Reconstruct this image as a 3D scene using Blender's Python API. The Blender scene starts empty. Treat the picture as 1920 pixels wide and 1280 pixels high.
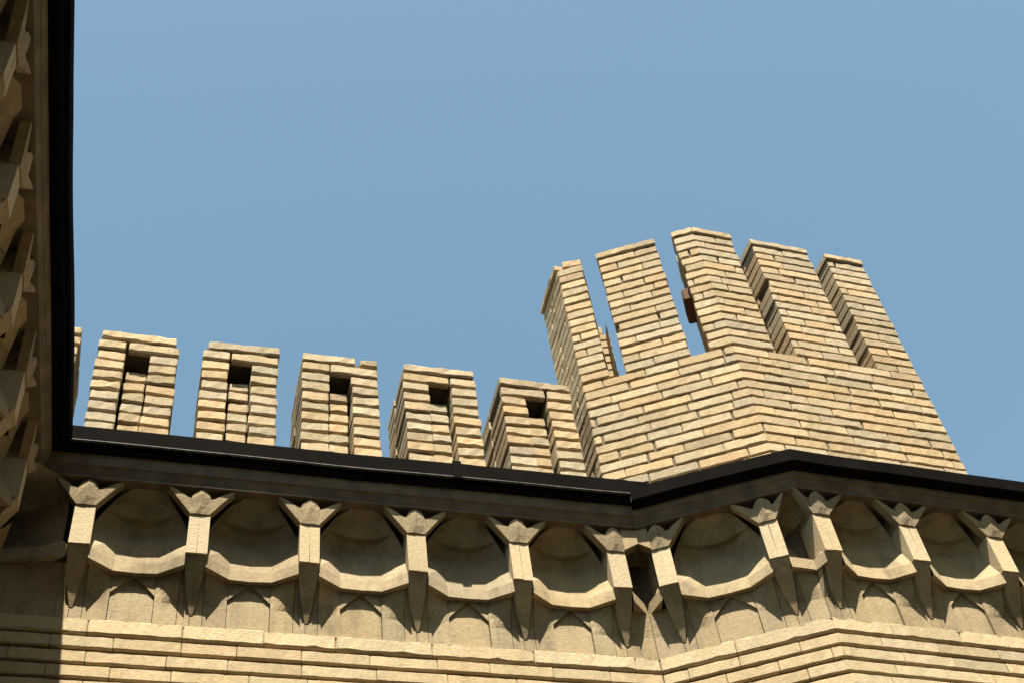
import bpy, math, random
from mathutils import Vector, Matrix, noise

scene = bpy.context.scene
col = scene.collection

# ------------------------------------------------------------------ camera
F_PX = 2600.0                       # focal length in pixels of the 1920 px wide photograph
PITCH, ROLL, YAW = math.radians(50.37), math.radians(-9.47), math.radians(20.97)
fwd = Vector((math.sin(YAW) * math.cos(PITCH), math.cos(YAW) * math.cos(PITCH), math.sin(PITCH)))
rgt = Vector((math.cos(YAW), -math.sin(YAW), 0))
upv = rgt.cross(fwd)
r_ax = math.cos(ROLL) * rgt + math.sin(ROLL) * upv
u_ax = -math.sin(ROLL) * rgt + math.cos(ROLL) * upv
cam_data = bpy.data.cameras.new('camera')
cam = bpy.data.objects.new('camera', cam_data)
col.objects.link(cam)
cam_data.sensor_width = 36.0
cam_data.lens = F_PX / 1920.0 * 36.0
cam_data.clip_start = 0.05
cam_data.clip_end = 2000
m3 = Matrix((r_ax, u_ax, -fwd)).transposed()
cam.matrix_world = Matrix.Translation((0, 0, 1.6)) @ m3.to_4x4()
scene.camera = cam

# ------------------------------------------------------------------ sky, sun, exposure
SUN_H, SUN_K = 0.242, 2.2            # light travels along (SUN_H, 1, -SUN_K)
elev = math.atan2(SUN_K, math.hypot(SUN_H, 1))
azim = math.atan2(-SUN_H, -1.0)
world = bpy.data.worlds.new('World')
scene.world = world
world.use_nodes = True
nt = world.node_tree
nt.nodes.clear()
sky = nt.nodes.new('ShaderNodeTexSky')
sky.sky_type = 'NISHITA'
sky.sun_disc = False
sky.sun_elevation = elev
sky.sun_rotation = azim % (2 * math.pi)
sky.altitude = 0
sky.air_density = 1.2
sky.dust_density = 1.0
sky.ozone_density = 1.0
bg = nt.nodes.new('ShaderNodeBackground')
bg.inputs['Strength'].default_value = 0.0535
wo = nt.nodes.new('ShaderNodeOutputWorld')
hz = nt.nodes.new('ShaderNodeMix'); hz.data_type = 'RGBA'; hz.blend_type = 'MULTIPLY'; hz.inputs['Factor'].default_value = 1.0
hz.inputs['B'].default_value = (1.03, 1.15, 0.96, 1)          # a little summer haze
nt.links.new(sky.outputs[0], hz.inputs['A'])
nt.links.new(hz.outputs['Result'], bg.inputs['Color'])
nt.links.new(bg.outputs[0], wo.inputs['Surface'])

sun_data = bpy.data.lights.new('sun', 'SUN')
sun_data.energy = 5.0
sun_data.angle = math.radians(0.53)
sun_data.color = (1.0, 0.94, 0.81)
sun = bpy.data.objects.new('sun', sun_data)
sun.rotation_euler = Vector((SUN_H, 1, -SUN_K)).to_track_quat('-Z', 'Y').to_euler()
sun.location = (-3, -10, 25)
col.objects.link(sun)

scene.view_settings.view_transform = 'Standard'
scene.view_settings.look = 'None'
scene.view_settings.exposure = 1.80
scene.view_settings.gamma = 1.0
scene.cycles.diffuse_bounces = 2
scene.cycles.max_bounces = 5

# ------------------------------------------------------------------ materials
def mat_masonry(name, base, var=0.25, stain=(0.10, 0.085, 0.06), stain_amt=0.35, bump=0.5, scale=1.0, rough=0.92, use_tint=True, streak=0.0, patch=0.0):
    m = bpy.data.materials.new(name)
    m.use_nodes = True
    t = m.node_tree
    n = t.nodes
    b = n['Principled BSDF']
    b.inputs['Roughness'].default_value = rough
    b.inputs['Specular IOR Level'].default_value = 0.15
    tc = n.new('ShaderNodeTexCoord')
    big = n.new('ShaderNodeTexNoise'); big.inputs['Scale'].default_value = 5.5 * scale; big.inputs['Detail'].default_value = 6; big.inputs['Roughness'].default_value = 0.65
    fine = n.new('ShaderNodeTexNoise'); fine.inputs['Scale'].default_value = 75 * scale; fine.inputs['Detail'].default_value = 5; fine.inputs['Roughness'].default_value = 0.7
    pit = n.new('ShaderNodeTexNoise'); pit.inputs['Scale'].default_value = 190 * scale; pit.inputs['Detail'].default_value = 3
    for q in (big, fine, pit):
        t.links.new(tc.outputs['Object'], q.inputs['Vector'])
    # value variation
    mr = n.new('ShaderNodeMapRange'); mr.inputs['From Min'].default_value = 0.3; mr.inputs['From Max'].default_value = 0.7
    mr.inputs['To Min'].default_value = 1.0 - var; mr.inputs['To Max'].default_value = 1.0 + var
    t.links.new(fine.outputs['Fac'], mr.inputs['Value'])
    mul = n.new('ShaderNodeMix'); mul.data_type = 'RGBA'; mul.blend_type = 'MULTIPLY'; mul.inputs['Factor'].default_value = 1.0
    if use_tint:
        at = n.new('ShaderNodeAttribute'); at.attribute_name = 'tint'
        mm = n.new('ShaderNodeMix'); mm.data_type = 'RGBA'; mm.blend_type = 'MULTIPLY'; mm.inputs['Factor'].default_value = 1.0
        mm.inputs['A'].default_value = (*base, 1)
        t.links.new(at.outputs['Color'], mm.inputs['B'])
        t.links.new(mm.outputs['Result'], mul.inputs['A'])
    else:
        mul.inputs['A'].default_value = (*base, 1)
    t.links.new(mr.outputs['Result'], mul.inputs['B'])
    # old stains with a shape of their own
    sr = n.new('ShaderNodeMapRange'); sr.inputs['From Min'].default_value = 0.5; sr.inputs['From Max'].default_value = 0.74
    sr.inputs['To Min'].default_value = 0.0; sr.inputs['To Max'].default_value = stain_amt
    t.links.new(big.outputs['Fac'], sr.inputs['Value'])
    mx = n.new('ShaderNodeMix'); mx.data_type = 'RGBA'
    mx.inputs['B'].default_value = (*stain, 1)
    t.links.new(sr.outputs['Result'], mx.inputs['Factor'])
    t.links.new(mul.outputs['Result'], mx.inputs['A'])
    out = mx
    if patch:
        pn = n.new('ShaderNodeTexNoise'); pn.inputs['Scale'].default_value = 2.3; pn.inputs['Detail'].default_value = 7; pn.inputs['Roughness'].default_value = 0.72
        t.links.new(tc.outputs['Object'], pn.inputs['Vector'])
        p2 = n.new('ShaderNodeMapRange'); p2.inputs['From Min'].default_value = 0.56; p2.inputs['From Max'].default_value = 0.70
        p2.inputs['To Max'].default_value = patch
        t.links.new(pn.outputs['Fac'], p2.inputs['Value'])
        mx2 = n.new('ShaderNodeMix'); mx2.data_type = 'RGBA'
        mx2.inputs['B'].default_value = (stain[0] * 0.6, stain[1] * 0.62, stain[2] * 0.6, 1)
        t.links.new(p2.outputs['Result'], mx2.inputs['Factor']); t.links.new(mx.outputs['Result'], mx2.inputs['A'])
        mx = out = mx2
    if streak:
        mp = n.new('ShaderNodeMapping'); mp.inputs['Scale'].default_value = (26, 26, 3.0)
        t.links.new(tc.outputs['Object'], mp.inputs['Vector'])
        st = n.new('ShaderNodeTexNoise'); st.inputs['Scale'].default_value = 1.0; st.inputs['Detail'].default_value = 5; st.inputs['Roughness'].default_value = 0.6
        t.links.new(mp.outputs['Vector'], st.inputs['Vector'])
        s2 = n.new('ShaderNodeMapRange'); s2.inputs['From Min'].default_value = 0.50; s2.inputs['From Max'].default_value = 0.78
        s2.inputs['To Max'].default_value = streak
        t.links.new(st.outputs['Fac'], s2.inputs['Value'])
        out = n.new('ShaderNodeMix'); out.data_type = 'RGBA'
        out.inputs['B'].default_value = (stain[0] * 0.8, stain[1] * 0.8, stain[2] * 0.8, 1)
        t.links.new(s2.outputs['Result'], out.inputs['Factor'])
        t.links.new(mx.outputs['Result'], out.inputs['A'])
    t.links.new(out.outputs['Result'], b.inputs['Base Color'])
    add = n.new('ShaderNodeMath'); add.operation = 'ADD'
    t.links.new(fine.outputs['Fac'], add.inputs[0]); t.links.new(pit.outputs['Fac'], add.inputs[1])
    bp = n.new('ShaderNodeBump'); bp.inputs['Strength'].default_value = bump; bp.inputs['Distance'].default_value = 0.004
    t.links.new(add.outputs[0], bp.inputs['Height'])
    t.links.new(bp.outputs['Normal'], b.inputs['Normal'])
    return m

def mat_plain(name, base, rough=0.6, var=0.3, scale=30, spec=0.3, bump=0.2):
    m = bpy.data.materials.new(name)
    m.use_nodes = True
    t = m.node_tree; n = t.nodes
    b = n['Principled BSDF']
    b.inputs['Specular IOR Level'].default_value = spec
    tc = n.new('ShaderNodeTexCoord')
    ns = n.new('ShaderNodeTexNoise'); ns.inputs['Scale'].default_value = scale; ns.inputs['Detail'].default_value = 5
    t.links.new(tc.outputs['Object'], ns.inputs['Vector'])
    mr = n.new('ShaderNodeMapRange'); mr.inputs['From Min'].default_value = 0.3; mr.inputs['From Max'].default_value = 0.7
    mr.inputs['To Min'].default_value = 1 - var; mr.inputs['To Max'].default_value = 1 + var
    t.links.new(ns.outputs['Fac'], mr.inputs['Value'])
    mul = n.new('ShaderNodeMix'); mul.data_type = 'RGBA'; mul.blend_type = 'MULTIPLY'; mul.inputs['Factor'].default_value = 1.0
    mul.inputs['A'].default_value = (*base, 1)
    t.links.new(mr.outputs['Result'], mul.inputs['B'])
    t.links.new(mul.outputs['Result'], b.inputs['Base Color'])
    r2 = n.new('ShaderNodeMapRange'); r2.inputs['To Min'].default_value = max(0, rough - 0.12); r2.inputs['To Max'].default_value = min(1, rough + 0.12)
    t.links.new(ns.outputs['Fac'], r2.inputs['Value']); t.links.new(r2.outputs['Result'], b.inputs['Roughness'])
    bp = n.new('ShaderNodeBump'); bp.inputs['Strength'].default_value = bump; bp.inputs['Distance'].default_value = 0.004
    t.links.new(ns.outputs['Fac'], bp.inputs['Height']); t.links.new(bp.outputs['Normal'], b.inputs['Normal'])
    return m

BRICK = mat_masonry('tan_brick', (0.338, 0.256, 0.154), var=0.22, stain=(0.13, 0.10, 0.065), stain_amt=0.30, bump=0.5, streak=0.20)
WALLBRICK = mat_masonry('wall_brick', (0.365, 0.280, 0.168), var=0.18, stain=(0.19, 0.15, 0.08), stain_amt=0.45, bump=0.45, streak=0.25)
STONE = mat_masonry('carved_stone', (0.278, 0.214, 0.126), var=0.18, stain=(0.10, 0.074, 0.042), stain_amt=0.6, bump=0.45, streak=0.40, patch=0.5)
CREAM = mat_masonry('cream_brick', (0.385, 0.302, 0.185), var=0.16, stain=(0.19, 0.15, 0.09), stain_amt=0.3)
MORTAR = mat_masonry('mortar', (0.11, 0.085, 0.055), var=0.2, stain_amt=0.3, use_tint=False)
FASCIA = mat_plain('weathered_board', (0.112, 0.084, 0.053), rough=0.85, scale=14, var=0.35)
BLACK = mat_plain('black_paint', (0.0048, 0.0040, 0.0034), rough=0.85, scale=9, var=0.4, spec=0.012, bump=0.3)
PALE_EDGE = mat_plain('pale_metal_edge', (0.050, 0.046, 0.040), rough=0.55, scale=40, var=0.7)
ROOFING = mat_plain('roofing_felt', (0.10, 0.09, 0.08), rough=0.9, scale=20)
PAVING = mat_plain('courtyard_paving', (0.040, 0.034, 0.026), rough=0.95, scale=2.0)
WIREM = mat_plain('cable_rubber', (0.02, 0.02, 0.02), rough=0.6)

# ------------------------------------------------------------------ mesh collector
class MB:
    def __init__(self, seed=0):
        self.v = []; self.f = []; self.t = []; self.mi = []
        self.rng = random.Random(seed)
    def add(self, vs, fs, tint=(1, 1, 1), mi=0):
        o = len(self.v)
        self.v += [tuple(p) for p in vs]
        self.t += [tint] * len(vs)
        self.f += [tuple(i + o for i in f) for f in fs]
        self.mi += [mi] * len(fs)
    def build(self, name, mats, parent=None, base=(0, 0, 0)):
        me = bpy.data.meshes.new(name)
        bx, by, bz = base
        me.from_pydata([(x - bx, y - by, z - bz) for x, y, z in self.v], [], self.f)
        if not isinstance(mats, (list, tuple)):
            mats = [mats]
        for m in mats:
            me.materials.append(m)
        me.polygons.foreach_set('material_index', self.mi)
        a = me.attributes.new('tint', 'FLOAT_COLOR', 'POINT')
        flat = []
        for c in self.t:
            flat += [c[0], c[1], c[2], 1.0]
        a.data.foreach_set('color', flat)
        me.update()
        import bmesh
        bm = bmesh.new(); bm.from_mesh(me)
        bmesh.ops.recalc_face_normals(bm, faces=bm.faces)
        bm.to_mesh(me); bm.free()
        o = bpy.data.objects.new(name, me)
        col.objects.link(o)
        if parent is not None:
            o.parent = parent
        return o

def tag(o, label=None, cat=None, group=None, kind=None):
    if label: o['label'] = label
    if cat: o['category'] = cat
    if group: o['group'] = group
    if kind: o['kind'] = kind
    return o

def empty(name, loc, label, cat, group=None):
    o = bpy.data.objects.new(name, None)
    o.empty_display_size = 0.2
    o.location = loc
    col.objects.link(o)
    return tag(o, label, cat, group)

# ------------------------------------------------------------------ wall frames
class Frame:
    """u runs along the wall, n outwards, z up; n = 0 is the front of the brackets"""
    def __init__(self, origin, ang):
        self.o = Vector((origin[0], origin[1], 0))
        self.d = Vector((math.cos(ang), math.sin(ang), 0))
        self.n = Vector((math.sin(ang), -math.cos(ang), 0))
    def P(self, u, n, z):
        p = self.o + self.d * u + self.n * n
        return Vector((p.x, p.y, z))
    def flip(self, u):
        f = Frame((0, 0), 0)
        f.o = self.o + self.d * u; f.d = -self.d; f.n = -self.n
        return f

WALL_N = -0.13                                     # face of the lower wall
A_B, A_C = math.radians(-28.08), math.radians(2.43)
A_W = math.radians(90 - 2.5)                       # the wing runs (almost) square to the long front
K0 = Vector((-0.455, 3.85, 0))
K1 = Vector((1.875, 3.85, 0))
fX = Frame(K0, 0)
fB = Frame(K1, A_B)
K2 = K1 + fB.d * 0.677
fC = Frame(K2, A_C)
W_LEN, C_LEN = 5.6, 2.6
fW = Frame(K0 - Vector((math.cos(A_W), math.sin(A_W), 0)) * W_LEN, A_W)    # from behind the viewer up to the corner
LX, LB = (K1 - K0).length, 0.677
FRAMES = [fW, fX, fB, fC]
LENS = [W_LEN, LX, LB, C_LEN]

def node(i, n, ea=0.0, eb=0.0):
    """plan point of the polyline offset by n at node i (0..4); mitred at the corners"""
    if i == 0: return fW.P(0, n + eb, 0)
    if i == 4: return fC.P(C_LEN, n, 0)
    a, b = FRAMES[i - 1], FRAMES[i]
    # (P - K).na = n ; (P - K).nb = n
    det = a.n.x * b.n.y - a.n.y * b.n.x
    na, nb = n + ea, n + eb
    # measured from the shared corner b.o
    x = (na * b.n.y - a.n.y * nb) / det
    y = (a.n.x * nb - na * b.n.x) / det
    return b.o + Vector((x, y, 0))

def sweep(mb, segs, profile, closed=True, tint=(1, 1, 1), mi=0, wob=0.0, step=0.12, dz=lambda s: 0.0, seed=0, ex=lambda s: 0.0, bead=()):
    """sweep the profile [(n, z)...] along consecutive wall segments, mitred at the corners"""
    rings = []
    np_ = len(profile)
    for si, s in enumerate(segs):
        starts = [node(s, n, ex(s - 1) if s else 0, ex(s)) for n, z in profile]
        ends = [node(s + 1, n, ex(s), ex(s + 1)) for n, z in profile]
        L = (ends[0] - starts[0]).length
        k = max(1, int(L / step))
        for j in range(0 if si == 0 else 1, k + 1):
            w = j / k
            ring = []
            for q, (n, z) in enumerate(profile):
                p = starts[q].lerp(ends[q], w)
                if wob:
                    key = Vector((p.x * 2.1 + seed, p.y * 2.1, z * 1.5))
                    p = p + FRAMES[s].n * (noise.noise(key) * wob)
                    zz = z + noise.noise(key + Vector((9, 4, 2))) * wob
                else:
                    zz = z
                if q in bead:
                    p = p - FRAMES[s].n * (0.005 * max(0.0, min(1.0, (p.x - 0.55) / 0.5)))
                ring.append(Vector((p.x, p.y, zz + dz(s))))
            rings.append(ring)
    vs = [p for r in rings for p in r]
    fs = []
    m = np_ if closed else np_ - 1
    for r in range(len(rings) - 1):
        for q in range(m):
            a = r * np_ + q; b = r * np_ + (q + 1) % np_
            fs.append((a, b, b + np_, a + np_))
    if closed:
        fs.append(tuple(range(np_)))
        fs.append(tuple(range(len(vs) - np_, len(vs)))[::-1])
    mb.add(vs, fs, tint, mi)

def rtint(rng, lo=0.80, hi=1.12, warm=0.06):
    v = rng.uniform(lo, hi)
    w = rng.uniform(-warm, warm)
    g = rng.uniform(-0.02, 0.02)
    if rng.random() < 0.05:          # an occasional greyer, over-fired brick
        v *= 0.85; w -= 0.02
    return (v * (1 + w), v * (1 + g), v * (1 - w * 1.3))

def brick(mb, fr, u0, u1, n, depth, z0, z1, c=0.0050, j=0.0024, tint=None, tilt=0.0, mi=0, chip=0.12, slope=0.0):
    """one worn brick: chamfered box with wavy arrises; front face at n"""
    rng = mb.rng
    L = u1 - u0
    k = max(2, int(L / 0.035))
    us = [0.0, c] + [c + (L - 2 * c) * i / k for i in range(1, k)] + [L - c, L]
    rings = []
    h = z1 - z0
    cc = min(c, h * 0.3)
    nc = rng.uniform(-j, j) * 0.6
    for i, u in enumerate(us):
        end = i == 0 or i == len(us) - 1
        e = cc if end else 0.0
        jit = lambda a=1.0: rng.uniform(-j, j) * a
        ch = cc
        if not end and rng.random() < chip:
            ch = cc * rng.uniform(1.3, 2.1)
        zt = z1 + tilt * (u / L - 0.5) + slope * u
        zb = z0 + tilt * (u / L - 0.5) + slope * u
        nn = n + nc
        ring = [(-0.0 - depth + n, zb + e), (nn - ch - e * 0.4, zb + e * 0.6 + jit()),
                (nn - e * 0.7 + jit(.8), zb + ch + e * 0.4 + jit()), (nn - e * 0.7 + jit(.8), zt - ch * 0.8 - e * 0.4 + jit()),
                (nn - ch * 0.9 - e * 0.4, zt - e * 0.6 + jit()), (-depth + n, zt - e)]
        rings.append([fr.P(u0 + u, a, b) for a, b in ring])
    vs = [p for r in rings for p in r]
    fs = []
    for r in range(len(rings) - 1):
        for q in range(6):
            a = r * 6 + q; b = r * 6 + (q + 1) % 6
            fs.append((a, b, b + 6, a + 6))
    fs.append((0, 1, 2, 3, 4, 5)); fs.append(tuple(range(len(vs) - 6, len(vs)))[::-1])
    mb.add(vs, fs, tint or rtint(rng), mi)

def box(mb, fr, u0, u1, n0, n1, z0, z1, mi=0, tint=(1, 1, 1)):
    vs = [fr.P(u, n, z) for u in (u0, u1) for n in (n0, n1) for z in (z0, z1)]
    fs = [(0, 1, 3, 2), (4, 6, 7, 5), (0, 4, 5, 1), (2, 3, 7, 6), (0, 2, 6, 4), (1, 5, 7, 3)]
    mb.add(vs, fs, tint, mi)

def plate(mb, pts_front, back, tint=(1, 1, 1), mi=0):
    """polygon of world points extruded by the vector back"""
    k = len(pts_front)
    vs = list(pts_front) + [p + back for p in pts_front]
    fs = [tuple(range(k)), tuple(range(k, 2 * k))[::-1]]
    for i in range(k):
        fs.append((i, (i + 1) % k, (i + 1) % k + k, i + k))
    mb.add(vs, fs, tint, mi)

# ------------------------------------------------------------------ heights
Z_SILL0, Z_SILL1 = 4.818, 4.882
Z_KINK = 4.975
Z_LIP = 5.09
Z_BR0, Z_BR1 = 5.142, 5.330
Z_SOF = 5.446
BR_N = -0.030                        # front of the brackets
BR_H = 0.038
COURSE = 0.0615

def courses(mb, fr, u0, u1, n, ztop, rows, mi=0, blen=0.225, bh=0.0468, seed=0, depth=0.10, tight=0.0018, c=0.0032, jz=0.0011, nback=0.0):
    rng = mb.rng
    for r in range(rows):
        z1 = ztop - r * COURSE + rng.uniform(-1, 1) * 0.0015
        z0 = z1 - bh
        u = u0 - rng.uniform(0.0, 0.9) * blen
        while u < u1:
            L = blen * rng.uniform(0.82, 1.2)
            a, b = max(u, u0), min(u + L, u1)
            if b - a > 0.02:
                brick(mb, fr, a + tight * 0.5, b - tight * 0.5, n + rng.uniform(-1, 1) * 0.0012, depth, z0, z1, c=c, j=jz, mi=mi, chip=0.05, tint=rtint(rng, 0.92, 1.06, 0.035))
            u += L

# ------------------------------------------------------------------ frieze: brackets, niches, arched panels
def bracket(fr, u, parent, seed, lw=0.086, rw=0.086, lz=1.0, rz=1.0):
    mb = MB(seed)
    rng = mb.rng
    h = BR_H
    g = 0.0004
    t = rtint(rng, 0.93, 1.08, 0.03)
    # two bricks on end, side by side, with a hairline joint
    for a, b in ((-h, -g), (g, h)):
        zb = Z_BR0 + rng.uniform(-0.004, 0.004)
        vs = [fr.P(u + x + rng.uniform(-1, 1) * 0.0015, n, z + rng.uniform(-1, 1) * 0.001) for x in (a, b) for n in (-0.15, BR_N - rng.uniform(0, 0.003)) for z in (zb, Z_BR1)]
        mb.add(vs, [(0, 1, 3, 2), (4, 6, 7, 5), (0, 4, 5, 1), (2, 3, 7, 6), (0, 2, 6, 4), (1, 5, 7, 3)], t)
    # core up to the soffit
    o = mb.build('bracket', CREAM, parent, parent_base(parent))
    mc = MB(seed + 1)
    t2 = rtint(rng, 0.9, 1.05, 0.03)
    box(mc, fr, u - h * 0.9, u + h * 0.9, -0.16, -0.048, Z_BR1 + 0.001, Z_SOF, tint=t2)
    # ridged leaf in the middle
    lean = 0.016
    hh = Z_SOF - Z_BR1
    n0 = BR_N + 0.005
    # low ridged leaf in the middle
    rows = [(0.001, h * 0.97, 0.000), (0.28, h * 0.99, 0.005), (0.60, h * 0.97, 0.007), (0.76, h * 0.84, 0.006), (0.88, h * 0.58, 0.004), (0.955, h * 0.24, 0.002)]
    cols = [(-1, -0.002), (-0.5, 0.40), (-0.03, 1.0), (0.5, 0.40), (1, -0.002)]
    pts, back = [], []
    for zf, hw, bul in rows:
        for a, n in cols:
            q = Vector((rng.uniform(-1, 1) * 0.001, 0, rng.uniform(-1, 1) * 0.0015))
            pts.append(fr.P(u + a * hw, max(n, 0) * bul + (n if n < 0 else 0) + n0 + lean * zf + rng.uniform(-1, 1) * 0.001, Z_BR1 + hh * zf) + q)
            back.append(fr.P(u + a * hw, -0.07, Z_BR1 + hh * zf) + q)
    nc = len(cols); K = len(rows) * nc
    fs = []
    for c in range(nc - 1):
        fs += [(c, K + c, K + c + 1, c + 1), (K - nc + c, K - nc + c + 1, 2 * K - nc + c + 1, 2 * K - nc + c)]
    for r in range(len(rows) - 1):
        a = r * nc
        for c in range(nc - 1):
            fs.append((a + c, a + c + 1, a + nc + c + 1, a + nc + c))
        fs += [(a, a + nc, K + a + nc, K + a), (a + nc - 1, K + a + nc - 1, K + a + 2 * nc - 1, a + 2 * nc - 1)]
    mc.add(pts + back, fs, t2)
    # wings over the neighbouring arches
    for sgn, w, zf in ((-1, lw, lz), (1, rw, rz)):
        wr_ = rng.uniform(-.004, .004)
        pl = [(h * 0.93, 0.0), (h + w, 0.985 * zf), (h + w - 0.013 + wr_, 0.99 * zf), (h + w * 0.45, 0.80 * zf + wr_), (h + w * 0.16, 0.64), (h * 0.93, 0.60)]
        lst = [fr.P(u + sgn * a, n0 - 0.002 + lean * z + rng.uniform(-1, 1) * 0.001, Z_BR1 + z * hh + 0.0006) for a, z in pl]
        plate(mc, lst, -fr.n * 0.034, t2)
    mc.build('capital', STONE, o, parent_base(parent))
    mp = MB(seed + 2)
    t3 = rtint(rng, 0.9, 1.05, 0.03)
    rows = [(Z_BR0 + 0.004, 0.0365, BR_N - 0.004), (Z_BR0 - 0.055, 0.0345, -0.062), (Z_BR0 - 0.130, 0.023, -0.096), (4.925, 0.005, -0.1245)]
    vs = []
    for z, w, n in rows:
        dx = rng.uniform(-.0015, .0015) + (0.004 if z < 4.95 else 0)
        vs += [fr.P(u - w + dx, n, z), fr.P(u + w + dx, n, z), fr.P(u + w + dx, -0.15, z), fr.P(u - w + dx, -0.15, z)]
    fs = [(0, 3, 2, 1), (12, 13, 14, 15)]
    for r in range(3):
        for q in range(4):
            a, b = r * 4 + q, r * 4 + (q + 1) % 4
            fs.append((a, b, b + 4, a + 4))
    mp.add(vs, fs, t3)
    mp.build('pendant', STONE, o, parent_base(parent))
    return o

_base = {}
def parent_base(p):
    return _base.get(p.name, (0, 0, 0)) if p is not None else (0, 0, 0)

def lerp(a, b, w): return a + (b - a) * w

def niche(plan, nrm, arch, parent, seed, depth_back, deep=1.0, low=0.0):
    """plan: lip points left to right (world xy); nrm: mean outward normal; arch: (left tip, right tip) at the soffit"""
    mb = MB(seed)
    rng = mb.rng
    t = rtint(rng, 0.93, 1.05, 0.03)
    k = len(plan)
    up = Vector((0, 0, 1))
    cen = (plan[0] + plan[-1]) * 0.5
    rings = []
    tip = [arch[0] + (arch[1] - arch[0]) * (i / (k - 1)) for i in range(k)]
    mid_i = (k - 1) / 2
    # (height, closing towards the arch, set-back, scallop of the middle)
    for z, w, push, sc in ((Z_LIP, 0, 0, 0), (Z_LIP + 0.054, 0, -0.008, 0), (Z_BR1 - 0.06 - low * 3, 0, -0.034, 0), (Z_BR1 - 0.01, 0.05, -0.050, -0.004), (Z_BR1 + 0.045, 0.26, -0.048, -0.022),
                           (Z_BR1 + 0.047, 0.42, -0.036, -0.022), (Z_BR1 + 0.088, 0.74, -0.026, -0.010), (Z_SOF, 1.0, -0.004, 0)):
        ring = []
        for i, p in enumerate(plan):
            inner = 0 < i < k - 1
            if inner:
                q = p.lerp(tip[i], w) + nrm * push * (deep if z > Z_LIP + 0.07 else (1.0 if deep == 1.0 else 0.3))
                zz = z + sc * (1 - abs(i - mid_i) / mid_i)
            else:
                f = max(0.0, min(1.0, (z - Z_BR1) / (Z_SOF - Z_BR1)))
                sb = 0.0 if z <= Z_LIP + 0.001 else (0.006 if z < Z_LIP + 0.07 else 0.060 - 0.030 * f)
                q = p.lerp(tip[i], f) - nrm * (sb if deep == 1.0 else sb * 0.5)
                zz = z
            ring.append(Vector((q.x, q.y, zz + rng.uniform(-1, 1) * 0.0012)))
        rings.append(ring)
    under = [Vector((p.x, p.y, Z_LIP + 0.001)) - nrm * depth_back[i] for i, p in enumerate(plan)]
    vs = [p for r in rings for p in r] + under
    fs = []
    for r in range(len(rings) - 1):
        for i in range(k - 1):
            a = r * k + i
            fs.append((a, a + 1, a + 1 + k, a + k))
    ub = len(rings) * k
    for i in range(k - 1):
        fs.append((i, i + 1, ub + i + 1, ub + i))
    mb.add(vs, fs, t)
    return mb.build('niche', STONE, parent, parent_base(parent))

def panel(pts, kinds, parent, seed, nrm, flat=None):
    """folded facing below a niche; flat at the sill, folded in plan at the top. pts: plan points of the top edge, left to right"""
    mb = MB(seed)
    rng = mb.rng
    flat = flat or pts
    for i in range(len(pts) - 1):
        t = rtint(rng, 0.90, 1.08, 0.03)
        a, b = pts[i], pts[i + 1]
        fa_, fb_ = flat[i], flat[i + 1]
        e = (b - a).normalized() * 0.0012
        rec = nrm * (-0.011 if (kinds and i == kinds[0]) else 0.0)
        NU = 4
        zs = [(Z_SILL1 - 0.01, 0.0), (Z_KINK + rng.uniform(-.004, .004), 0.04), (Z_KINK + 0.04, 0.38), (Z_KINK + 0.08, 0.72), (Z_LIP - 0.001, 1.0)]
        vs = []
        for z, w in zs:
            p, q = fa_.lerp(a, w) + e + rec, fb_.lerp(b, w) - e + rec
            for c in range(NU + 1):
                m = p.lerp(q, c / NU)
                vs.append(Vector((m.x, m.y, z)))
        N = len(vs); W = NU + 1
        vs += [p - nrm * 0.06 for p in vs]
        fs = []
        for r in range(len(zs) - 1):
            for c in range(NU):
                fs.append((r * W + c, r * W + c + 1, r * W + W + c + 1, r * W + W + c))
            for c in (0, NU):
                fs.append((r * W + c, r * W + W + c, N + r * W + W + c, N + r * W + c))
        mb.add(vs, fs, t)
    # hanging folded triangles that make the pointed arch over the middle facet
    if kinds:
        a, b = pts[kinds[0]], pts[kinds[1]]
        t = rtint(rng, 0.97, 1.08, 0.03)
        zt = Z_LIP - 0.002
        for p, q in ((a, b), (b, a)):
            zb = zt - 0.080 + rng.uniform(-.006, .006)
            c = p.lerp(q, 0.475)
            F = [Vector((p.x, p.y, zt)), Vector((c.x, c.y, zt)), p.lerp(q, 0.25) + Vector((0, 0, zt - 0.036)), Vector((p.x, p.y, zb)) - nrm * 0.002]
            F[2] = Vector((F[2].x, F[2].y, zt - 0.036))
            plate(mb, [f + nrm * 0.001 for f in F], -nrm * 0.03, t)
    return mb.build('arched_panel', STONE, parent, parent_base(parent))

# bracket positions along every segment
POS = {0: [W_LEN - 0.14 - 0.4106 * i for i in range(11)][::-1],
       1: [0.174 + 0.4138 * i - (0.007 if i == 5 else 0) for i in range(6)],
       2: [0.077, 0.520],
       3: [0.086, 0.480, 0.891, 1.301, 1.712, 2.122, 2.53]}

def straight_unit(fr, ua, ub, parent, seed):
    c = (ua + ub) / 2; hw = (ub - ua) / 2 - BR_H
    s = hw / 0.167
    m = 0.077 * s
    plan = [fr.P(c - hw, -0.045, 0), fr.P(c - m, -0.105, 0), fr.P(c, -0.109, 0), fr.P(c + m, -0.105, 0), fr.P(c + hw, -0.045, 0)]
    arch = (fr.P(c - hw + 0.086, -0.035, 0), fr.P(c + hw - 0.086, -0.035, 0))
    niche(plan, fr.n, arch, parent, seed, [0.12, 0.06, 0.056, 0.06, 0.12])
    r = 0.161 * (hw + BR_H) / 0.2053
    pts = [fr.P(ua, -0.100, 0), fr.P(c - r, -0.078, 0), fr.P(c - m, -0.130, 0), fr.P(c + m, -0.130, 0), fr.P(c + r, -0.078, 0), fr.P(ub, -0.100, 0)]
    us = (ua, c - r, c - m, c + m, c + r, ub)
    panel(pts, (2, 3), parent, seed + 1, fr.n, [fr.P(x, -0.128, 0) for x in us])

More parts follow.
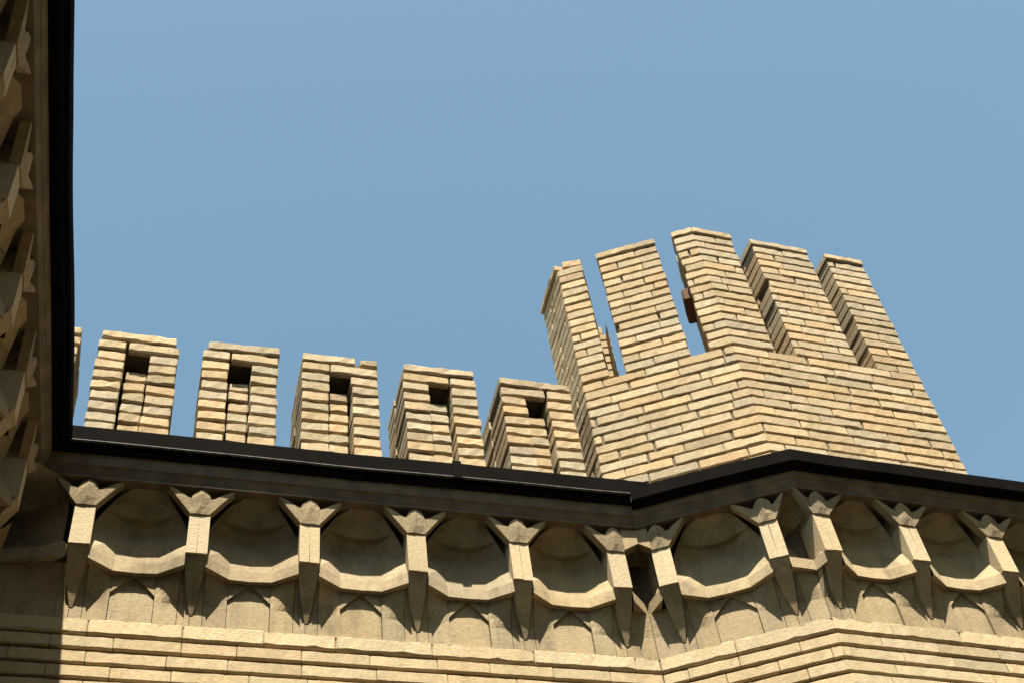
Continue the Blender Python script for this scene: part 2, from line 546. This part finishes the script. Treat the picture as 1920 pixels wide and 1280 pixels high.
def corner_unit(fa, ua, fb, ub, parent, seed, inner):
    nm = (fa.n + fb.n).normalized()
    ea = fa.P(ua + BR_H, -0.045, 0); eb = fb.P(ub - BR_H, -0.045, 0)
    K = fb.o
    mid = K - nm * (0.135 if inner else 0.105)
    plan = [ea, ea.lerp(mid, 0.35), mid, eb.lerp(mid, 0.35), eb]
    wa = fa.P(ua + BR_H + 0.02, -0.03, 0); wb = fb.P(ub - BR_H - 0.02, -0.03, 0)
    niche(plan, nm, (wa, wb), parent, seed, [0.08, 0.06, 0.04, 0.06, 0.08], deep=3.2 if inner else 2.0, low=0.03)
    if inner and (fa.n - fb.n).length < 1.0:
        # small arch closing the slit above the two brackets
        mb = MB(seed + 5)
        t = rtint(mb.rng, 0.93, 1.05, 0.03)
        kc = node(FRAMES.index(fb), -0.016)
        for f, u, sg in ((fa, ua, 1), (fb, ub, -1)):
            e0 = f.P(u + sg * BR_H * 0.9, -0.018, 0)
            z0, z1 = Z_BR1 + 0.002, Z_BR1 + 0.042
            pl = [Vector((e0.x, e0.y, z0)), Vector((kc.x, kc.y, z1)), Vector((kc.x, kc.y, Z_SOF)), Vector((e0.x, e0.y, Z_SOF))]
            plate(mb, pl, -f.n * 0.05, t)
        mb.build('slit_arch', STONE, parent, parent_base(parent))
    va = fa.P(ua, -0.100, 0); vb = fb.P(ub, -0.100, 0)
    fl = [fa.P(ua, -0.128, 0), node(FRAMES.index(fb), -0.128), fb.P(ub, -0.128, 0)]
    ma = node(FRAMES.index(fb), -0.118)
    if (fa.n - fb.n).length > 1.0 or not inner:
        pa, pb = fa.P(ua + 0.046, -0.080, 0), fb.P(ub - 0.046, -0.080, 0)
        qa, qb = fa.P(ua + 0.046, -0.128, 0), fb.P(ub - 0.046, -0.128, 0)
        panel([va, pa, ma, pb, vb], (), parent, seed + 1, nm, [fl[0], qa, fl[1], qb, fl[2]])
    else:
        panel([va, ma, vb], (), parent, seed + 1, nm, fl)

def building(name, loc, label, cat):
    o = empty(name, loc, label, cat)
    _base[o.name] = loc
    return o

# ------------------------------------------------------------------ the three joined buildings
wing = building('shaded_wing', (-0.9, 1.5, 0), 'dark shaded brick wing along the left edge with black eaves gutter', 'building')
facade = building('brick_facade', (0.7, 4.2, 0), 'long sunlit facade with row of carved niches under black gutter, below the slotted merlons', 'building')
bay = building('corner_bay', (2.6, 4.0, 0), 'angled corner bay with carved niches, right of the long facade', 'building')
OWN = {wing: [0], facade: [1], bay: [2, 3]}

seed = 100
for b, segs in OWN.items():
    pb = parent_base(b)
    # masonry body from the ground to the roof
    mb = MB(seed)
    sweep(mb, segs, [(WALL_N - 0.016, 0.0), (WALL_N - 0.016, Z_SILL1), (-0.155, Z_SILL1 + 0.002), (-0.165, 5.60), (-0.55, 5.60), (-0.55, 0.0)], mi=0)
    if b is wing:
        prof = []
        z = 0.0
        while z < Z_SILL0 - 0.03:
            prof += [(WALL_N, z), (WALL_N, z + 0.047), (WALL_N - 0.012, z + 0.047), (WALL_N - 0.012, z + COURSE)]
            z += COURSE
        prof += [(WALL_N - 0.05, z), (WALL_N - 0.05, 0)]
        sweep(mb, segs, prof, mi=1, step=6)
    else:
        prof = []
        z = 0.0
        while z < 3.0:
            prof += [(WALL_N, z), (WALL_N, z + 0.047), (WALL_N - 0.012, z + 0.047), (WALL_N - 0.012, z + COURSE)]
            z += COURSE
        prof += [(WALL_N - 0.014, z), (WALL_N - 0.014, 0)]
        sweep(mb, segs, prof, mi=1, step=6)
        rows = int((Z_SILL0 - 0.016 - z) / COURSE)
        for s in segs:
            a = FRAMES[s]
            u0 = (node(s, WALL_N) - a.P(0, WALL_N, 0)).dot(a.d)
            u1 = (node(s + 1, WALL_N) - a.P(0, WALL_N, 0)).dot(a.d)
            courses(mb, a, u0, u1, WALL_N, Z_SILL0 - 0.014, rows, mi=1)
    if b is wing:
        # added unseen blocks behind and right of the viewer, to hold back sky light
        rg = Frame((0, 0), 0)
        box(mb, rg, -1.4, 12.0, 6.0, 10.0, 0.0, 11.5, mi=1)
        box(mb, rg, 6.2, 10.0, -2.0, 5.95, 0.0, 9.0, mi=1)
    o = mb.build('brick_wall', [MORTAR, WALLBRICK], b, pb)
    # sill course
    mb = MB(seed + 2)
    for s in segs:
        a = FRAMES[s]
        u0 = (node(s, WALL_N) - a.P(0, WALL_N, 0)).dot(a.d)
        u1 = (node(s + 1, WALL_N) - a.P(0, WALL_N, 0)).dot(a.d)
        u = u0
        while u < u1 - 0.01:
            L = mb.rng.uniform(0.24, 0.42)
            if u1 - (u + L) < 0.1: L = u1 - u
            brick(mb, a, u + 0.001, u + L - 0.001, WALL_N + 0.003, 0.08, Z_SILL0, Z_SILL1, c=0.006, j=0.0016, tint=rtint(mb.rng, 0.93, 1.1, 0.03))
            u += L
    mb.build('sill_course', CREAM, b, pb)
    # frieze
    for s in segs:
        fr = FRAMES[s]
        ps = POS[s]
        for i, u in enumerate(ps):
            kw = {}
            if s == 1 and i == len(ps) - 1: kw = dict(rw=0.040, rz=0.72)
            if s == 2 and i == 0: kw = dict(lw=0.030, lz=0.72)
            if s == 2 and i == 1: kw = dict(rw=0.060)
            if s == 3 and i == 0: kw = dict(lw=0.060)
            bracket(fr, u, b, seed + 10 + i * 2 + s * 50, **kw)
        for i in range(len(ps) - 1):
            straight_unit(fr, ps[i], ps[i + 1], b, seed + 300 + i * 3 + s * 50)
    seed += 1000
corner_unit(fW, POS[0][-1], fX, POS[1][0], facade, 9001, True)
corner_unit(fX, POS[1][-1], fB, POS[2][0], bay, 9011, True)
corner_unit(fB, POS[2][-1], fC, POS[3][0], bay, 9021, False)

# fascia, soffit and gutter
DZ = {0: 0.0, 1: 0.0, 2: -0.052, 3: -0.052}
for b, segs in OWN.items():
    pb = parent_base(b)
    mb = MB(7)
    sweep(mb, segs, [(-0.17, Z_SOF), (0.000, Z_SOF), (0.001, Z_SOF + 0.007), (-0.007, Z_SOF + 0.011), (0.009, 5.492), (0.015, 5.495), (0.024, 5.545), (0.024, 5.555), (-0.17, 5.555)], bead=(1, 2), wob=0.002)
    mb.build('fascia', FASCIA, b, pb)
    mb = MB(8)
    dz = lambda s: DZ[s]
    lift = 0.030 if b is bay else 0.0
    sweep(mb, segs, [(-0.10, 5.543 + lift), (0.036, 5.543 + lift), (0.039, 5.547 + lift), (0.040, 5.575 + lift * 0.3), (0.056, 5.577 + lift * 0.4), (0.059, 5.583 + lift * 0.4), (0.060, 5.656), (0.056, 5.660), (0.050, 5.656), (0.046, 5.60), (-0.10, 5.60)],
          wob=0.0060, dz=dz, step=0.06, ex=lambda s: 0.025 if s == 0 else 0.0)
    if b is facade:
        # paler grey rolled edge under the lip, and the strap where two lengths meet
        sweep(mb, segs, [(0.052, 5.576), (0.059, 5.573), (0.063, 5.578), (0.060, 5.583)], wob=0.0060, dz=dz, step=0.06, mi=1, ex=lambda s: 0.025 if s == 0 else 0.0)
        box(mb, fX, 1.565, 1.60, -0.02, 0.0665, 5.567, 5.664)
        # the lip runs on past the corner in a cut point
        pt = [(LX - 0.060, 5.600), (LX - 0.060, 5.657), (LX + 0.080, 5.662), (LX + 0.012, 5.606)]
        plate(mb, [fX.P(a, 0.0565, z) for a, z in pt], -fX.n * 0.004)
    mb.build('gutter', [BLACK, PALE_EDGE], b, pb)
    mb = MB(9)
    sweep(mb, segs, [(-0.02, 5.602), (-0.02, 5.640), (-2.2, 5.640), (-2.2, 5.602)] if b is not wing else [(-0.02, 5.602), (-0.02, 5.640), (-1.2, 5.640), (-1.2, 5.602)])
    mb.build('roof', ROOFING, b, pb)

# ------------------------------------------------------------------ slotted merlons
fM = Frame((0, 3.98), 0)
M_H = 0.0655
def merlon(cx, w, ztop, seed, lintel, label, broken=None, cap=(0.0, 0.0), depth=0.38):
    base = (cx, 3.98 + depth / 2, 5.64)
    mb = MB(seed)
    rng = mb.rng
    hw = w / 2
    pw = w * 0.345
    rec = 0.050
    fr = fM
    z = ztop
    # cap
    ch = 0.047
    spans = broken or [(0.0, 1.0)]
    for a, b in spans:
        brick(mb, fr, cx - hw + cap[0] + (w + cap[1]) * a, cx - hw + cap[0] + (w + cap[1]) * b, 0.006, 0.21, z - ch, z + rng.uniform(-.004, .002), tilt=rng.uniform(-.006, .006), j=0.003, chip=.35)
    fb = fr.flip(0)
    brick(mb, fb, -(cx + hw), -(cx - hw), depth, 0.165, z - ch, z - 0.004, j=0.003)
    r = 0
    zz = z - 0.0585
    tone = lambda: rtint(rng, 0.86, 1.12, 0.08)
    while zz > 5.63:
        z1 = zz; z0 = zz - 0.0515
        jn = lambda: rng.uniform(-.004, .004)
        if r == 0:
            if lintel > 0:
                brick(mb, fr, cx - hw + jn(), cx - hw + pw + jn(), 0.002 + jn() * .6, 0.215, z0, z1, tint=tone())
                brick(mb, fr, cx - hw + pw + 0.010, cx + hw + jn(), 0.002, 0.030, z0, z1, tint=tone(), tilt=rng.uniform(-.006, .006))
            else:
                brick(mb, fr, cx - hw + jn(), cx + hw - pw - 0.010, 0.002, 0.030, z0, z1, tint=tone(), tilt=rng.uniform(-.006, .006))
                brick(mb, fr, cx + hw - pw + jn(), cx + hw + jn(), 0.002 + jn() * .6, 0.215, z0, z1, tint=tone())
        else:
            brick(mb, fr, cx - hw + jn(), cx - hw + pw + jn(), jn() * .8, 0.215, z0 + jn() * .4, z1 + jn() * .4, tint=tone(), tilt=rng.uniform(-.006, .006))
            brick(mb, fr, cx + hw - pw + jn(), cx + hw + jn(), jn() * .8, 0.215, z0 + jn() * .4, z1 + jn() * .4, tint=tone(), tilt=rng.uniform(-.006, .006))
            zc = z1 - 0.008
            if r >= 2 or rng.random() < 0.0:
                sh = rng.uniform(-.003, .003)
                brick(mb, fr, cx - hw + pw + (0.011 if cx < 0.5 else 0.004) + sh, cx + hw - pw - (0.006 if cx < 0.5 else 0.014) + sh, -rec + jn(), 0.16, zc - 0.0515, zc, tint=tone(), tilt=rng.uniform(-.006, .006))
        # rear leaf of the merlon
        brick(mb, fb, -(cx + hw) + jn(), -cx - 0.004, depth + jn(), 0.160, z0, z1, tint=tone())
        brick(mb, fb, -cx + 0.004, -(cx - hw) + jn(), depth + jn(), 0.160, z0, z1, tint=tone())
        zz -= M_H; r += 1
    # mortar core: two cheeks and the back of the slot
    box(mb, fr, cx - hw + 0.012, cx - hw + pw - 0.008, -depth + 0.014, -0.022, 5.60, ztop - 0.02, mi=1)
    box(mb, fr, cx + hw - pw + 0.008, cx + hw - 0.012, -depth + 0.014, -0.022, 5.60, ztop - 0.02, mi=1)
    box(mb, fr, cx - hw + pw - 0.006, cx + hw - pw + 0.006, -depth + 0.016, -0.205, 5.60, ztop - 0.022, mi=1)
    o = mb.build('merlon', [BRICK, MORTAR], None, base)
    o.location = base
    return tag(o, label, 'merlon', 'slotted brick merlons along the parapet')

merlon(-0.603, 0.335, 6.470, 21, 1, 'brick merlon almost wholly hidden behind the black gutter at the left')
merlon(-0.186, 0.335, 6.470, 22, 1, 'leftmost fully visible slotted merlon, with pale speckled cap brick', cap=(0.006, -0.02))
merlon(0.251, 0.325, 6.478, 23, 1, 'slotted merlon whose bright cream cap brick is shifted right, second whole one from left', cap=(0.018, -0.012))
merlon(0.690, 0.338, 6.476, 24, 1, 'slotted merlon with broken two piece cap, in the middle of the row', broken=[(0.0, 0.70), (0.765, 1.0)])
merlon(1.146, 0.337, 6.482, 25, -1, 'slotted merlon with unbroken cap, just right of the one with the broken cap', cap=(0.004, -0.01))
merlon(1.600, 0.337, 6.462, 26, -1, 'slotted merlon standing against the tall corner parapet, last of the row')

# ------------------------------------------------------------------ tall corner parapet
T1 = node(2, WALL_N); T2 = node(3, WALL_N)
gB = Frame(T1, A_B); gC = Frame(T2, A_C)
LTB = (T2 - T1).length
LTC = 0.992
Z_NOTCH, Z_TOP = 6.520, 7.480
TH = 0.30
para = empty('corner_parapet', (2.5, 4.0, 5.64), 'tall angled brick parapet with close set merlons on the corner bay', 'parapet')
PB = (2.5, 4.0, 5.64)

def running(mb, fr, u0, u1, ztop, zbot, first=0, ch=0.0605, bh=0.0520, depth=0.11, blen=0.222, n=0.0, phase=0, slope=0.0, ends=(0, 0), jit=.003, lo=.84):
    rng = mb.rng
    r = first
    z1 = ztop
    while z1 - bh > zbot - 0.012:
        u = u0 - (0.0 if (r + phase) % 2 == 0 else blen * 0.5) - rng.uniform(0, .02)
        if rng.random() < .25: u -= blen * rng.uniform(0.1, .4)
        while u < u1 - 0.001:
            L = blen * rng.choice((1, 1, 1, .93, 1.06, .72))
            a, b = max(u, u0), min(u + L, u1)
            if u1 - b < 0.035: b = u1
            if b - a > 0.03:
                gap = rng.choice((0.002, 0.003, 0.005, 0.005, 0.011)) if b < u1 - .001 else 0
                e0 = rng.uniform(-jit, jit) if a == u0 and ends[0] else 0
                e1 = rng.uniform(-jit, jit) if b == u1 and ends[1] else 0
                brick(mb, fr, a + e0, b - gap + e1, n + rng.uniform(-.0018, .0018), depth, z1 - bh + rng.uniform(-.001, .001), z1 + rng.uniform(-.0015, .0015), c=0.0050, j=0.0016, tint=rtint(rng, lo, 1.12, 0.075), slope=0)
            if b >= u1: break
            u += L
        z1 -= ch; r += 1

# base wall of the parapet
LEFT = -0.060
fL = Frame((0, 0), 0)                 # left end face of the parapet, square to the long front
pL = gB.P(LEFT, 0, 0)
fL.o = pL + Vector((0, TH, 0)); fL.d = Vector((0, -1, 0)); fL.n = Vector((-1, 0, 0))
mb = MB(501)
zrow = Z_NOTCH - 0.004
running(mb, gB, LEFT, LTB, zrow, 5.62, phase=1)
running(mb, gC, 0.0, LTC, zrow, 5.62, phase=0, ends=(0, 1))
running(mb, fL, 0.0, TH, zrow, 5.62, phase=0, depth=0.05, blen=0.24)
rear = gC.flip(0)
running(mb, rear, -LTC, 0.06, zrow, 5.62, n=TH, depth=0.10)
rearB = gB.flip(0)
running(mb, rearB, -LTB + 0.06, -LEFT - 0.02, zrow, 5.62, n=TH, depth=0.10)
def wedge(mb, inset, z0, z1, mi=1):
    pts = [gB.P(LEFT + inset, -inset, 0), T2 - (gB.n + gC.n).normalized() * inset, gC.P(LTC - inset, -inset, 0), gC.P(LTC - inset, -TH + inset, 0),
           T2 - (gB.n + gC.n).normalized() * (TH - inset), gB.P(LEFT + inset + 0.03, -TH + inset, 0)]
    k = len(pts)
    vs = [Vector((p.x, p.y, z0)) for p in pts] + [Vector((p.x, p.y, z1)) for p in pts]
    fs = [(0, 1, 4, 5), (1, 2, 3, 4), (k, k + 5, k + 4, k + 1), (k + 1, k + 4, k + 3, k + 2)] + [(i, (i + 1) % k, (i + 1) % k + k, i + k) for i in range(k)]
    mb.add(vs, fs, (1, 1, 1), mi)
wedge(mb, 0.009, 5.60, Z_NOTCH - 0.010)
mb.build('base_wall', [BRICK, MORTAR], para, PB)

def pier(segs, seed, ztop, label=None, side_l=True, side_r=True, thick=TH, cap_break=None, back0=0.0):
    """segs: list of (frame, u0, u1) front faces of one merlon of the parapet"""
    mb = MB(seed)
    rng = mb.rng
    zb = Z_NOTCH
    for q, (fr, u0, u1) in enumerate(segs):
        # cap brick
        spans = cap_break or [(0, 1)]
        for a, b in spans:
            brick(mb, fr, u0 + (u1 - u0) * a - (0.004 if q == 0 else 0), u0 + (u1 - u0) * b, 0.008, 0.12 if back0 else 0.20, ztop - 0.043, ztop + rng.uniform(-.003, .003), j=0.003, chip=.3, tint=rtint(rng, .95, 1.1, .04))
        running(mb, fr, u0, u1, ztop - 0.052, zb, phase=seed + q, ends=(q == 0, q == len(segs) - 1), jit=.004, depth=0.13, lo=.84)
        bk = fr.flip(0)
        bu = u0 + (back0 if q else 0.0)
        running(mb, bk, -u1, -bu, ztop - 0.004, zb, n=thick, depth=0.15, phase=1, ends=(1, 1))
        if back0 and q == 0:
            box(mb, fr, u0 + 0.014, u1 - 0.002, -thick + 0.014, -0.014, zb - 0.005, ztop - 0.02, mi=1)
        else:
            box(mb, fr, bu + 0.014, u1 - 0.014, -thick + 0.014, -0.014, zb - 0.005, ztop - 0.02, mi=1)
    # cheeks
    fr, u0, u1 = segs[0]
    sd = Frame((0, 0), 0); p = fr.P(u0, -thick, 0); sd.o = p; sd.d = fr.n.copy(); sd.n = -fr.d
    running(mb, sd, 0.02, thick - 0.12, ztop - 0.052, zb, depth=0.05, blen=.2, n=-0.003)
    fr, u0, u1 = segs[-1]
    sd = Frame((0, 0), 0); sd.o = fr.P(u1, 0, 0); sd.d = -fr.n; sd.n = fr.d.copy()
    running(mb, sd, 0.12, thick - 0.02, ztop - 0.052, zb, depth=0.05, blen=.2, n=-0.003)
    o = mb.build('merlon', [BRICK, MORTAR], para, PB)
    return o

pier([(gB, 0.157, 0.470)], 520, 7.478, cap_break=[(0, 0.66), (0.665, 1.0)])
p2 = pier([(gB, LTB - 0.108, LTB), (gC, 0.0, 0.222)], 531, 7.486, back0=0.17)
p3 = pier([(gC, 0.336, 0.665)], 540, 7.480)
pier([(gC, 0.772, 0.992)], 551, 7.468)

# the narrow end pier whose left face stands square to the long front
mb = MB(560)
rng = mb.rng
zt = 7.43
running(mb, gB, LEFT, 0.070, zt, Z_NOTCH, depth=0.12, blen=0.3, ends=(1, 1), jit=.004)
running(mb, fL, 0.0, TH, zt, Z_NOTCH, phase=0, depth=0.05, blen=0.26, ends=(1, 0))
brick(mb, fL, -0.01, TH - 0.012, 0.012, 0.10, zt + 0.022, zt + 0.062, j=.003, tilt=.004)
brick(mb, gB, LEFT + 0.028, 0.068, 0.002, 0.11, zt + 0.008, zt + 0.058, j=.004, tilt=-.012, tint=(1.0, .92, .84))
vsq = [gB.P(LEFT + .014, -.014, 0), gB.P(.058, -.014, 0), gB.P(.058, -TH * .8, 0), fL.P(0.014, -.014, 0)]
vs = [Vector((p.x, p.y, z)) for z in (Z_NOTCH - .005, zt) for p in vsq]
mb.add(vs, [(0, 1, 2, 3), (4, 7, 6, 5), (0, 4, 5, 1), (1, 5, 6, 2), (2, 6, 7, 3), (3, 7, 4, 0)], (1, 1, 1), 1)
rs = Frame((0, 0), 0); rs.o = gB.P(0.070, 0, 0); rs.d = -gB.n; rs.n = gB.d.copy()
running(mb, rs, 0.11, TH * .8, zt, Z_NOTCH, depth=0.05, n=-0.003)
mb.build('merlon', [BRICK, MORTAR], para, PB)

# worn pier of the parapet's return, seen through the first gap
mb = MB(570)
gR = Frame(gB.P(0.0, -0.42, 0), A_B + math.radians(12))
running(mb, gR, -0.10, 0.115, 7.36, 5.62, depth=0.2, blen=.24, ends=(1, 1), jit=.006)
brick(mb, gR, -0.09, 0.085, -0.006, 0.16, 7.375, 7.43, j=.004)
box(mb, gR, -0.09, 0.103, -0.30, -0.014, 5.60, 7.36, mi=1)
rs = Frame((0, 0), 0); rs.o = gR.P(0.115, 0, 0); rs.d = -gR.n; rs.n = gR.d.copy()
running(mb, rs, 0.19, 0.31, 7.36, 5.62, depth=0.06, n=-0.002)
rs2 = Frame((0, 0), 0); rs2.o = gR.P(-0.10, -0.31, 0); rs2.d = gR.n.copy(); rs2.n = -gR.d
running(mb, rs2, 0.0, 0.12, 7.36, 5.62, depth=0.06, n=-0.002)
# ragged broken end of the wall behind it, its face turned away to the left
p0 = gB.P(0.112, -0.34, 0)
q1 = Vector((0.30, 0.954, 0)); q2 = Vector((0.385, 0.923, 0))
zz = 7.33
while zz > 5.7:
    e = q1 * mb.rng.uniform(-.012, .012)
    tri = [p0 + e, p0 + q1 * 0.55 + e, p0 + q2 * 0.55 + e]
    c3 = [Vector((p.x, p.y, zz)) for p in tri]
    plate(mb, c3, Vector((0, 0, -0.052)), rtint(mb.rng, .8, 1.0, .05))
    zz -= 0.0605
mb.build('rear_pier', [BRICK, MORTAR], para, PB)

# brick end sticking out of the gap beside the folded merlon
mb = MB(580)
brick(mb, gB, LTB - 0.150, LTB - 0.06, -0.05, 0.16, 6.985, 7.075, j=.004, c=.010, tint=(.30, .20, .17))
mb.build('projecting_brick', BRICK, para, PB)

# ------------------------------------------------------------------ cable behind the merlons
mb = MB(3)
pts = []
for i in range(25):
    w = i / 24
    pts.append(Vector((0.75 + 0.86 * w, 4.40, 6.18 + 0.30 * w ** 2 - 0.02 * math.sin(math.pi * w))))
vs, fs = [], []
for p in pts:
    for q in range(6):
        a = q * math.pi / 3
        vs.append(p + Vector((0, math.cos(a), math.sin(a))) * 0.0018)
for r in range(len(pts) - 1):
    for q in range(6):
        a, b = r * 6 + q, r * 6 + (q + 1) % 6
        fs.append((a, b, b + 6, a + 6))
mb.add(vs, fs)
tag(mb.build('cable', WIREM), 'thin dark cable strung behind the slotted merlons', 'cable')

# ------------------------------------------------------------------ ground
mb = MB(1)
S = 300
mb.add([(-S, -S, 0), (S, -S, 0), (S, S, 0), (-S, S, 0)], [(0, 1, 2, 3)])
tag(mb.build('ground', PAVING), kind='structure')
